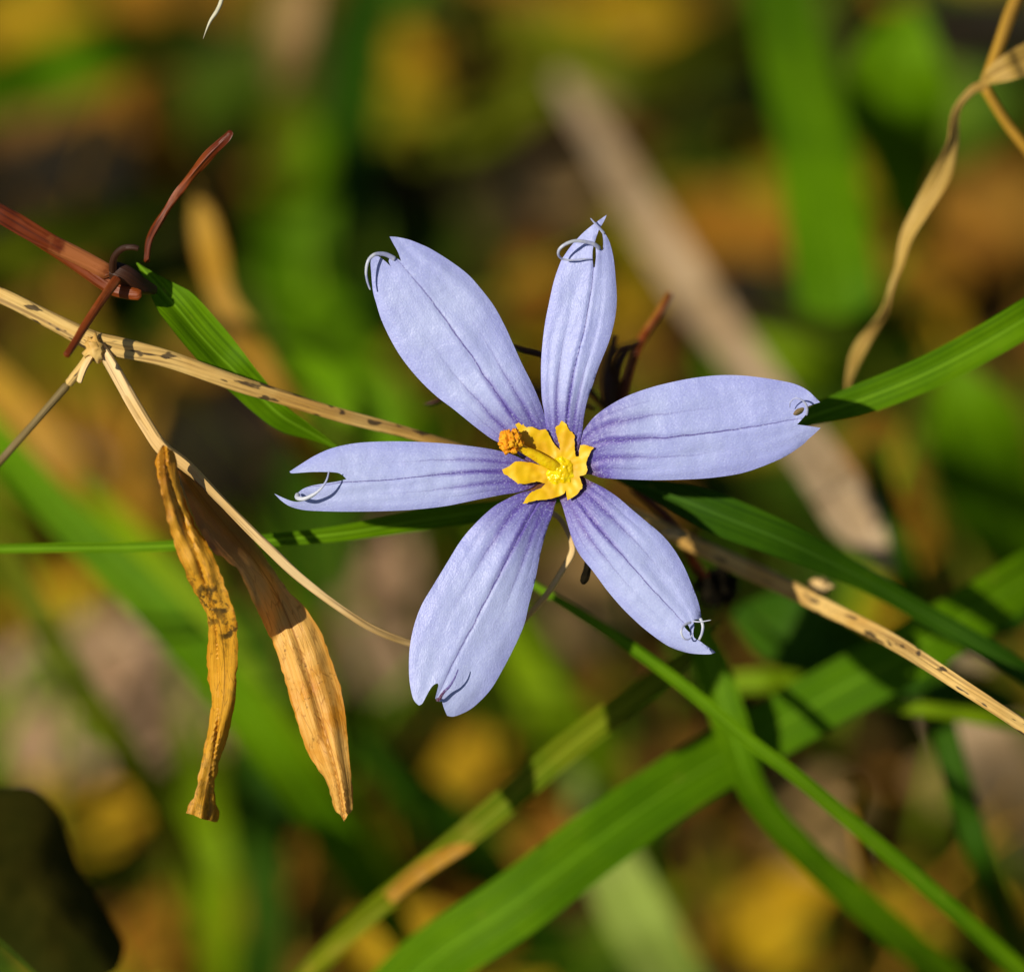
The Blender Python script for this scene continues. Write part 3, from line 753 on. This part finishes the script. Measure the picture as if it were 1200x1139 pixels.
leafB = [(214, 546), (236, 562), (256, 580), (276, 602), (300, 636), (318, 664), (335.5, 690), (357.5, 712), (375, 739), (388, 774), (399, 805), (406, 848), (410, 897), (413.6, 932), (412, 950), (407, 955), (403.5, 963), (399, 955), (392.6, 949.5), (387, 930), (384, 919), (372, 900),
         (362, 884), (352, 858), (344, 831), (337, 808), (331, 787), (325, 766), (319, 752), (310, 733), (300, 712), (292, 694), (287, 682), (279, 668), (269.7, 660), (260, 652), (252, 649), (243, 638), (230, 612), (219, 581), (208, 552)]
def hB(a, t, x, y):
    q = min(1, max(0, (a - .36 + .05 * t) / .12)); q = q * q * (3 - 2 * q)
    roll = 66 * (1 - q)                                   # upper part folded away from the light
    tip = -10 * max(0, a - .85) / .15
    return -4 - 14 * q - roll * t + 12 * (1 - t * t) * (0.2 + a) - 3.5 * math.exp(-(t / .12) ** 2) \
        + 8 * noise.noise(Vector((x * .018, y * .012, 2))) + 3.5 * noise.noise(Vector((x * .06, y * .03, 7))) + 1.5 * math.sin(t * 9 + a * 6) + tip
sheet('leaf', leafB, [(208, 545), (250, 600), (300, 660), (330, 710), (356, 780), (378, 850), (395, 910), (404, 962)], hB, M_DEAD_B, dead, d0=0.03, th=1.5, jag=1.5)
leafA = [(191, 521), (199, 526), (204, 533), (210.5, 563), (216, 584), (224, 603), (233, 622), (243, 638), (252, 656), (259, 673), (268, 698), (276, 721), (279, 750), (278.5, 778), (276, 813), (272, 840), (267.5, 862), (260, 884), (254, 906), (251, 920), (252, 936), (257, 956),
         (255, 963), (246, 962), (232, 957), (217, 952), (221, 944), (228, 932), (232, 912), (237, 888), (241, 868), (244, 853), (247.8, 822), (244, 795), (242.5, 765), (244, 745), (243, 726), (235, 706), (226, 690), (216, 668), (208, 647), (200, 624), (195, 603), (190, 582), (186, 563), (182, 545), (184, 533)]
def hA(a, t, x, y):
    tw = math.sin(a * 7.5 + .6)
    return 62 - 75 * (3 * min(1, max(0, (a - .3) / .5)) ** 2 - 2 * min(1, max(0, (a - .3) / .5)) ** 3) - 12 * t * tw + 10 * (1 - t * t) - 5 * math.exp(-((t - .35 * math.sin(a * 8)) / .12) ** 2) + 8 * noise.noise(Vector((x * .03, y * .015, 5))) \
        + 3.6 * noise.noise(Vector((x * .09, y * .045, 1))) + 1.2 * math.sin(t * 8 + a * 14) - 14 * a * a
sheet('leaf', leafA, [(192, 522), (196, 570), (212, 620), (238, 680), (258, 740), (262, 810), (248, 890), (236, 958)], hA, M_DEAD_A, dead, d0=0.03, th=1.5, jag=2.2)

# ------------------------------------------------------------------ red forked stalk, upper left
red = empty('forked_stalk', P(150, 330, .05), 'reddish brown dried forked stalk poking in at the left edge', 'dried stalk')
tube('stalk', [(-420, 160, 10, 16), (-380, 80, 5, 17), (-270, 80, 1, 17), (-150, 150, 0, 16.8), (-20, 238, -.04, 20.2), (20, 262, -.02, 21.8), (60, 285, 0, 21.8), (100, 306, .02, 20.2), (130, 322, .03, 18.5)], D_RED, red, n=80, rough=.25, groove=.3, flat=.7)
tube('sheath', [(20, 268, .03, 8.4), (60, 292, .05, 13.4), (100, 318, .06, 15.1), (130, 335, .06, 18.5), (150, 343, .04, 15.1), (166, 347, .02, 10.1)], D_RED, red, n=50, rough=.2, flat=.8)
tube('prong', [(172, 308, .12, 7.6), (176, 282, .1, 8.4), (190, 255, .07, 9.2), (212, 222, .04, 9.2), (240, 188, .0, 10.1), (262, 165, -.03, 10.1), (271, 153, -.04, 6.7)], D_RED, red, n=60, rough=.3, nf=7)
tube('prong', [(138, 326, -.02, 11.8), (120, 350, -.08, 10.9), (102, 378, -.14, 10.1), (88, 402, -.2, 9.2), (77, 418, -.24, 8.4)], D_RED, red, n=40, rough=.15)
tube('hook', [(132, 318, .0, 10.9), (134, 302, -.06, 9.2), (143, 292, -.09, 8.4), (155, 290, -.1, 7.6), (163, 292, -.1, 6.7)], D_DARK, red, n=30, rough=.12)
tube('prong', [(130, 316, .02, 20.2), (146, 322, .02, 23.5), (165, 334, .08, 20.2), (182, 340, .14, 10.1)], D_DARK, red, n=30, rough=.2)

# ------------------------------------------------------------------ hanging dry strand, upper right
st = empty('dry_strand', P(1150, 105, .8), 'pale twisted dry leaf strand hanging from a thin stem at the top right', 'dry strand')
tube('stem', [(1400, -200, 12, 14), (1370, -300, 6, 14), (1310, -230, 2, 14), (1250, -120, 1.0, 14), (1195, -10, .9, 15), (1170, 55, .85, 14), (1152, 105, .8, 14)], D_GOLD, st, n=40)
tube('stem', [(1152, 100, .8, 12), (1180, 145, .85, 12), (1215, 190, .9, 12), (1290, 290, 1.2, 11)], D_GOLD, st, n=30)
ribbon('leaf', [(1158, 100, .8, 12, 0), (1138, 106, .8, 10, 10), (1122, 126, .8, 9, 40), (1115, 165, .8, 14, 50), (1102, 205, .8, 24, 10), (1080, 248, .82, 19, -30), (1060, 292, .85, 12, -50), (1047, 330, .9, 7, 0), (1032, 370, .95, 10, 50), (1010, 404, 1.0, 16, 0), (998, 432, 1.1, 12, 0), (990, 470, 1.2, 5, 0)], D_STRAND, st, fold=.5, n=90)
ribbon('leaf', [(1152, 98, .8, 10), (1165, 88, .75, 22), (1190, 76, .75, 34), (1225, 62, .9, 36), (1270, 50, 1.2, 10)], D_STRAND, st, fold=.3, n=40)

# ------------------------------------------------------------------ dark sepals behind the upright petal, seed head, hook, tendrils
dk = empty('seed_stalk', P(720, 500, .9), 'dark red brown forked dry stalk between the upright and right petals', 'dried stalk')
tube('prong', [(786, 342, .95, 7), (770, 370, .9, 9), (752, 398, .85, 11), (740, 430, .85, 10), (730, 462, .85, 11), (720, 500, .9, 12), (712, 540, .95, 10)], D_RED, dk, n=50)
tube('prong', [(722, 390, .8, 6), (715, 420, .8, 10), (712, 455, .8, 15), (716, 500, .85, 12)], D_DARK, dk, n=30)
tube('prong', [(752, 400, .85, 8), (735, 410, .8, 9), (724, 432, .8, 10), (720, 470, .85, 11), (718, 500, .9, 8)], D_DARK, dk, n=30)
tube('tendril', [(748, 402, .83, 5), (726, 408, .75, 6), (716, 424, .75, 6), (722, 440, .8, 5), (730, 450, .85, 4)], D_DARK, dk, n=30)
tube('tendril', [(600, 405, .6, 5), (612, 410, .6, 7), (640, 418, .6, 7), (672, 440, .65, 6), (695, 462, .7, 7), (710, 480, .8, 6)], D_DARK, dk, n=30)
tube('tendril', [(497, 474, .5, 3), (508, 472, .5, 6), (520, 466, .5, 6), (540, 455, .55, 5), (600, 450, .6, 5), (700, 480, .8, 5)], D_DARK, dk, n=30)
tag(tube('black_hook', [(704, 640, .3, 7), (692, 655, .18, 9), (689, 668, .14, 10), (686, 678, .12, 11), (682, 684, .12, 6)], D_BLACK, n=24, rough=.3), 'tiny black hooked twig left of the lower right petal', 'twig')
tag(tube('curled_tendril', [(985, 918, 2.2, 8), (1000, 916, 2.1, 14), (1008, 928, 2.1, 16), (1003, 950, 2.2, 14), (1002, 985, 2.4, 10), (1012, 1020, 2.6, 9), (1022, 1050, 2.8, 9), (1000, 1080, 3.2, 9), (1008, 1150, 4, 10)], D_GOLD, n=60), 'small curled brown tendril between the two lower right blades', 'tendril')

sh = empty('seed_ball', P(842, 688, 1.05), 'round nearly black fuzzy seed head right of the lower right petal', 'seed head')
lump('capsule', P(842, 688, 1.05), .072, D_BLACK, sh, .2, 2.2, 4, (1.05, .95, 1), .25)
for i in range(110):
    th_, ph = rnd.uniform(0, 6.28), math.acos(rnd.uniform(-1, 1))
    n_ = Vector((math.sin(ph) * math.cos(th_), math.sin(ph) * math.sin(th_), math.cos(ph)))
    if i == 0: hv, hf = [], []
    c = P(842, 688, 1.05); q = n_.cross(Vector((.3, .5, .8))).normalized() * .004; q2 = n_.cross(q).normalized() * .004
    k = len(hv); hv += [c + n_ * .06 + q, c + n_ * .06 - q, c + n_ * .06 + q2, c + n_ * rnd.uniform(.085, .10)]
    hf += [(k, k + 1, k + 3), (k + 1, k + 2, k + 3), (k + 2, k, k + 3)]
tag(link('bristles', hv, hf, D_BLACK, sh, origin=P(842, 688, 1.05), smooth=False), kind='stuff')
tube('stalk', [(838, 690, 1.05, 8), (815, 660, 1.0, 13), (795, 625, .9, 13), (775, 600, .9, 11), (740, 570, .9, 9)], D_RED, sh, n=30)

# pale chaff bits around the stem at the right
tag(lump('chaff', P(962, 686, .9), .035, D_PALE, None, .5, 3, 3, (1.2, .8, .8)), 'small cream husk caught where the dark blade narrows', 'husk')
tag(lump('chaff', P(790, 626, .6), .03, D_PALE, None, .4, 3, 3, (1.6, .6, .8)), 'cream husk on the speckled stem beside the lower right petal', 'husk')

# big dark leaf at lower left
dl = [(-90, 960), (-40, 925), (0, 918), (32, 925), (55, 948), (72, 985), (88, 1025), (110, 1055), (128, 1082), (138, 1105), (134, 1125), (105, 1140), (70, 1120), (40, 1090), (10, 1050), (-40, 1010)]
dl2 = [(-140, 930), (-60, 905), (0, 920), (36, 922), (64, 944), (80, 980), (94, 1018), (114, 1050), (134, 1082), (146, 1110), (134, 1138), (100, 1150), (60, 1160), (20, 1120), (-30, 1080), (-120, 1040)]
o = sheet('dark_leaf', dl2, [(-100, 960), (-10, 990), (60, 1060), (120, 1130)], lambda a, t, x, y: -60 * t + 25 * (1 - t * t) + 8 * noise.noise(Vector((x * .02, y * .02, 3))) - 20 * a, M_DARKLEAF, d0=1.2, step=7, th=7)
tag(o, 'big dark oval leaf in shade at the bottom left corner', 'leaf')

# ------------------------------------------------------------------ THE FLOWER
CX, CY = 655, 548
fl = empty('flower', P(CX, CY, .12), 'pale lavender blue six petalled flower with a yellow eye, in sharp focus', 'flower')
def make_petal(outline, axis, holes=(), lift=0.0, tip=0.0, cup=5.0, crease=3.0, sd=0.0, side=0.0):
    def h(a, t, x, y):
        a_ = max(a, 0)
        base = -13 * math.exp(-(a_ / .16) ** 1.5) if a > 0 else -13
        wdt = min(1, a_ / .35 + .15)
        s = cup * (1 - t * t) * wdt
        crease_ = crease * .58; s -= crease_ * math.exp(-(t / .045) ** 2) * (1 - .55 * a_)
        s -= crease_ * .5 * math.exp(-((abs(t) - .45) / .07) ** 2) * max(0, 1 - a_ * 1.1)
        s -= crease * .35 * math.exp(-((abs(t) - .74) / .06) ** 2) * max(0, 1 - a_ * 1.6)
        s += 2.4 * noise.noise(Vector((x * .022, y * .022, sd))) + 1.0 * noise.noise(Vector((a_ * 5, t * 5, sd + 3))) + .6 * noise.noise(Vector((x * .08, y * .08, sd)))
        s += .22 * noise.noise(Vector((x * .35, y * .35, sd)))
        s += .9 * math.cos(t * 8.5) * (1 - a_ * .6) * wdt
        return base + s + lift + tip * a_ ** 2 + side * t * wdt
    return sheet('petal', outline, axis, h, M_PETAL, fl, holes=holes, step=2.4, th=3.0, d0=.02)
def awn(pet, pts, w0=3.2, w1=1.6, mat=None):
    n = len(pts)
    tube('tendril', [(x, y, -h / 300, w0 + (w1 - w0) * i / (n - 1)) for i, (x, y, h) in enumerate(pts)], mat or M_AWN, pet, n=max(16, n * 6), m=8, rough=.05, flat=.6)

# upper left
p = make_petal([(600, 525), (579, 516), (558, 501), (532, 480), (511, 464), (489.5, 443), (471, 420), (458, 398.5), (447, 375), (441, 356), (437, 341), (435, 319.5), (434.5, 306), (439, 301), (444, 301), (451, 306), (458, 312.5), (455.5, 306), (458, 301), (464, 302.5), (470, 306), (466.5, 296), (461, 286), (456.5, 277.5),
                (465, 278), (479, 281), (492, 286), (505, 292), (526, 305), (547.5, 321), (563, 338), (579, 359), (592, 383), (601.5, 404), (611, 425), (624, 451), (633, 472), (638, 487), (645, 512), (652, 540), (632, 545), (612, 536)],
               [(645, 540), (618, 510), (580, 458), (540, 400), (500, 345), (458, 295)], lift=2, tip=6, cup=7, sd=1.3, crease=3.2, side=-3)
awn(p, [(463, 304, 10), (454, 299, 14), (446, 297.5, 18), (438, 299, 22), (431.5, 306, 24), (429, 318, 22), (430.5, 330, 18), (434, 340, 14)], 6, 2)
# upright
p = make_petal([(645, 522), (640, 500), (637.7, 483), (634.7, 463), (634, 430), (635.7, 403), (639, 377), (643, 357), (649, 330), (657, 307), (661.7, 299), (668, 290), (676, 280.5), (685, 271.5), (695.5, 263), (703.8, 257), (711, 252), (709, 257), (705.5, 263.5), (702, 269), (699.5, 276), (697, 284), (695.2, 289), (694.2, 300), (695.3, 313.5),
                (697, 313.5), (698.4, 301), (698, 289), (702, 290), (706, 294), (707, 286), (706, 275), (703.5, 270.5), (706, 269.5), (711, 277), (715, 286), (719, 303), (721.7, 330), (722.7, 353), (720.7, 373), (716, 393), (710, 410), (701.7, 430), (695, 450), (688, 470), (684, 490), (682, 507), (676, 530), (662, 545), (652, 540)],
               [(660, 540), (664, 500), (668, 460), (676, 420), (686, 380), (694, 330), (700, 265)], lift=4, tip=4, cup=6, sd=4.1, crease=6, side=-2)
awn(p, [(703, 292, 10), (697, 287, 16), (688, 284, 20), (674, 282.6, 26), (662.5, 286.5, 30), (655.5, 292.5, 28), (654.5, 299, 22), (659, 303.6, 16), (670, 305, 14), (682, 303.8, 14), (693, 303.6, 12)], 5, 1.6)
awn(p, [(708, 274, 9), (702, 267, 12), (696, 260.5, 13), (692, 256, 14)], 3.5, 1.2)
# right
p = make_petal([(672, 520), (681, 508), (685, 503), (695, 490), (710, 478), (733, 465), (760, 455), (787, 448), (813, 443), (840, 440), (867, 440), (893, 442.7), (917, 446.7), (933, 450.7), (947, 458), (961, 471.5), (951, 474.7), (946.6, 477), (945.5, 483.8), (941, 490), (934, 497.5), (947.4, 499.2), (961.7, 501.5), (955, 508), (947, 515), (940, 521.7),
                (920, 535), (893, 546.7), (867, 555), (833, 560), (800, 562), (767, 562.7), (733, 561.7), (706, 560), (692, 556), (676, 556), (662, 548)],
               [(664, 545), (700, 519), (740, 514), (800, 511), (860, 504), (920, 494), (961, 488)], holes=[[(929.5, 485.5), (933, 480), (940, 477.5), (942.5, 479), (940, 484), (934, 487)]], lift=0, tip=2, cup=6, sd=6.7, crease=3.5, side=3)
awn(p, [(945, 487, 8), (946, 480, 14), (944, 473, 18), (938, 468, 20), (931, 467, 18), (926, 472, 15), (925.5, 478, 11)], 3, 1.2)
# left
p = make_petal([(632, 552), (618, 541), (610, 537), (597, 531.7), (577, 526.7), (550, 522.7), (517, 519.4), (483.5, 517.7), (450, 517.4), (416.8, 519.4), (390, 525), (370, 533.4), (353.4, 543.4), (339.4, 552.6), (342, 554.6), (355, 553.8), (370, 553), (392, 553.5), (400, 556), (406, 561.5), (396, 564), (384, 566), (366, 569), (355, 573), (347.5, 579), (352, 582.5), (362, 580.5), (372, 578.5),
                (366, 583), (356, 587), (347, 588), (337, 585.5), (321.5, 578.5), (330, 587), (340, 593.4), (355, 597.5), (376.7, 599), (410, 599.6), (456.8, 598.8), (490, 596.8), (523.5, 592.8), (557, 586), (587, 580), (606, 577), (622, 572), (636, 562)],
               [(640, 556), (590, 552), (530, 555), (470, 561), (400, 566), (325, 575)], lift=0, tip=-2, cup=6, sd=9.2, crease=3.5, side=2)
awn(p, [(350, 578, 6), (348, 583, 14), (356, 584.5, 19), (368, 579, 22), (377, 571.5, 24), (383, 562, 24), (385.5, 551.5, 22)], 6, 1.4)
# bottom
p = make_petal([(632, 572), (612, 577), (593.6, 585), (577, 595), (557, 613.5), (540, 633.5), (523.5, 660), (507, 687), (495, 707), (487, 727), (482, 747), (479.5, 767), (479.5, 793), (482.5, 813), (486, 821.7), (491, 826.5), (495, 824), (499, 816.7), (502.5, 810), (507.5, 803), (512.5, 800.4), (513.7, 803), (512, 810), (510, 818), (513.3, 821.7), (518, 821.7), (520, 829), (524, 838.5),
                (530, 839.5), (538, 837.5), (551, 831), (563, 821), (574, 809), (584, 793.6), (600, 763.6), (613.6, 733.6), (620, 707), (627, 680), (633.6, 647), (640, 623.5), (647, 603.5), (650, 592), (658, 572), (648, 560)],
               [(645, 565), (618, 610), (592, 660), (566, 710), (540, 760), (505, 832)], lift=-2, tip=2, cup=8, sd=12.5, crease=4, side=-4)
awn(p, [(512, 818, 4), (514, 820, 10), (520, 811, 15), (527, 804, 18), (533, 794, 19), (537, 784, 18)], 5, 1.2, M_PETAL)
# lower right
p = make_petal([(650, 575), (658, 590), (664, 610), (671, 633), (679.4, 650), (695, 669.4), (711.7, 692), (728.5, 711.6), (742.6, 725.6), (756.6, 738), (776.7, 753), (789, 759.6), (801.7, 763.8), (814, 766), (831, 766.5), (838.5, 764.5), (835, 761), (826.7, 756), (820, 751), (813.5, 747), (812.5, 740), (813.5, 733), (812, 727), (816, 725.5), (821, 727), (821.5, 720),
                (817.5, 703), (810, 683.5), (801.6, 664), (790, 644), (776, 627), (756.6, 610.4), (739.8, 596.4), (723, 582), (706, 571), (690, 563), (674, 554), (658, 560)],
               [(662, 565), (690, 605), (720, 640), (755, 680), (788, 715), (832, 764)], holes=[[(802, 734), (805.5, 731.7), (808, 735.5), (809.3, 741), (806, 739)]], lift=-1, tip=0, cup=8, sd=15.1, crease=4, side=3)
awn(p, [(810, 729, 9), (804, 731, 14), (799.5, 735, 17), (798.5, 742, 18), (802, 748.5, 16), (808, 748.5, 13), (811.5, 743, 10)], 3.2, 1.5)
awn(p, [(811, 727.5, 8), (820, 728.5, 10), (833, 726.5, 12)], 2.2, .9)
awn(p, [(820.5, 724, 6), (823.5, 733, 9), (822.5, 742, 9), (819, 750, 6)], 3.5, 2.5)

# yellow eye
eye = [(602.5, 494), (611, 495.4), (616.7, 501), (623.7, 500.4), (632.2, 504), (639.3, 502.5), (643.6, 509.6), (649, 519.5), (656.3, 528), (655, 519.5), (652, 509.6), (650.6, 501), (655, 497.5), (657.7, 493.3), (663.4, 496), (666, 502.5), (673.3, 509.6), (673.3, 522.3), (674.5, 535), (678, 535), (679.7, 522.3), (684.6, 521),
       (696, 524.4), (691.7, 531), (687.5, 540.7), (688, 552), (685, 557), (679, 558), (682, 567.6), (682, 572), (674.7, 580.4), (664.8, 586), (663.4, 574.7), (657.7, 580.4), (645, 584.6), (630.8, 586), (623.7, 587.5), (612.4, 591), (616.7, 583), (623.7, 576), (633.7, 572), (639.3, 567), (630.8, 564.5), (616.7, 567), (606.7, 567),
       (601, 562), (591, 555), (588.3, 550.7), (598.2, 545), (605.3, 540.7), (621, 542), (635, 545.7), (626.6, 540.4), (616.7, 534), (606.7, 528), (609.6, 511), (605.3, 501)]
def hE(a, t, x, y):
    r = math.hypot(x - CX, y - CY)
    an = math.atan2(y - CY, x - CX)
    return -8 + 11.5 * min(1, r / 50) ** 1.15 + 5 * math.exp(-(r / 20) ** 2) + .25 * math.cos(an * 18) * min(1, r / 30) + .9 * noise.noise(Vector((x * .12, y * .12, 1)))
sheet('yellow_eye', eye, [(600, 520), (700, 575)], hE, M_EYE, fl, step=1.8, th=1.6, d0=.02, jag=1.0, jf=.37, sharp=40)
# brown throat disc seen through the gaps
thr = [(CX - 8 + (36 + 3 * math.sin(i * 2.3)) * math.cos(i / 24 * 6.283), CY + 2 + (34 + 3 * math.cos(i * 1.7)) * math.sin(i / 24 * 6.283)) for i in range(24)]
sheet('throat', thr, [(620, 548), (690, 548)], lambda a, t, x, y: -15 + 4 * (math.hypot(x - CX, y - CY) / 40) ** 2, M_EYELOW, fl, step=4, th=3, d0=.02)
# staminal column leaning to the upper left, with its anthers
col = tube('stamen_column', [(668, 558, .06, 10), (656, 551, .040, 13), (644, 543, .018, 14), (628, 534, -.002, 12), (612, 526, -.018, 10), (600, 518, -.03, 9)], M_COLUMN, fl, n=40, m=18, rough=.12, nf=12)
mound = [(656 + (19 + 3 * math.sin(i * 2.1)) * math.cos(i / 20 * 6.283), 552 + (18 + 3 * math.cos(i * 2.9)) * math.sin(i / 20 * 6.283)) for i in range(20)]
def hM(a, t, x, y):
    q = math.hypot(x - 656, y - 552) / 20
    return -4.5 + 7.0 * (1 - min(1, q) ** 2) + 2.2 * noise.noise(Vector((x * .17, y * .17, 3))) + .9 * noise.noise(Vector((x * .42, y * .42, 8)))
sheet('stigma_mound', mound, [(638, 552), (674, 552)], hM, M_MOUND, fl, step=1.1, th=2.5, d0=.02, jag=2)
an = lump('anther', P(596, 517, -.045), .039, M_POLLEN, fl, .26, 2.0, 5, (.95, 1.05, .8), .16)
for k in range(12):
    a = k * 2.4; r_ = 3.6 * math.sqrt(k + .5)
    lump('pollen_lobe', P(598 + r_ * math.cos(a) * 1.1, 516 + r_ * math.sin(a), -.075 + .0022 * r_), .0085 + .004 * ((k * 7) % 3) / 2, M_POLLEN, an, .35, 3, 3, (1.2, 1, .8), .3)
# ovary and green flower stalk behind
ov = lump('ovary', P(652, 565, .18), .06, G_DARK, fl, .1, 2, 3, (1, 1.1, 1.3))
tube('flower_stalk', [(652, 562, .1, 14), (648, 566, .4, 10), (655, 580, .8, 9), (700, 640, 2.2, 9), (730, 700, 4, 10), (740, 760, 7.5, 12)], G_DARK, fl, n=50)
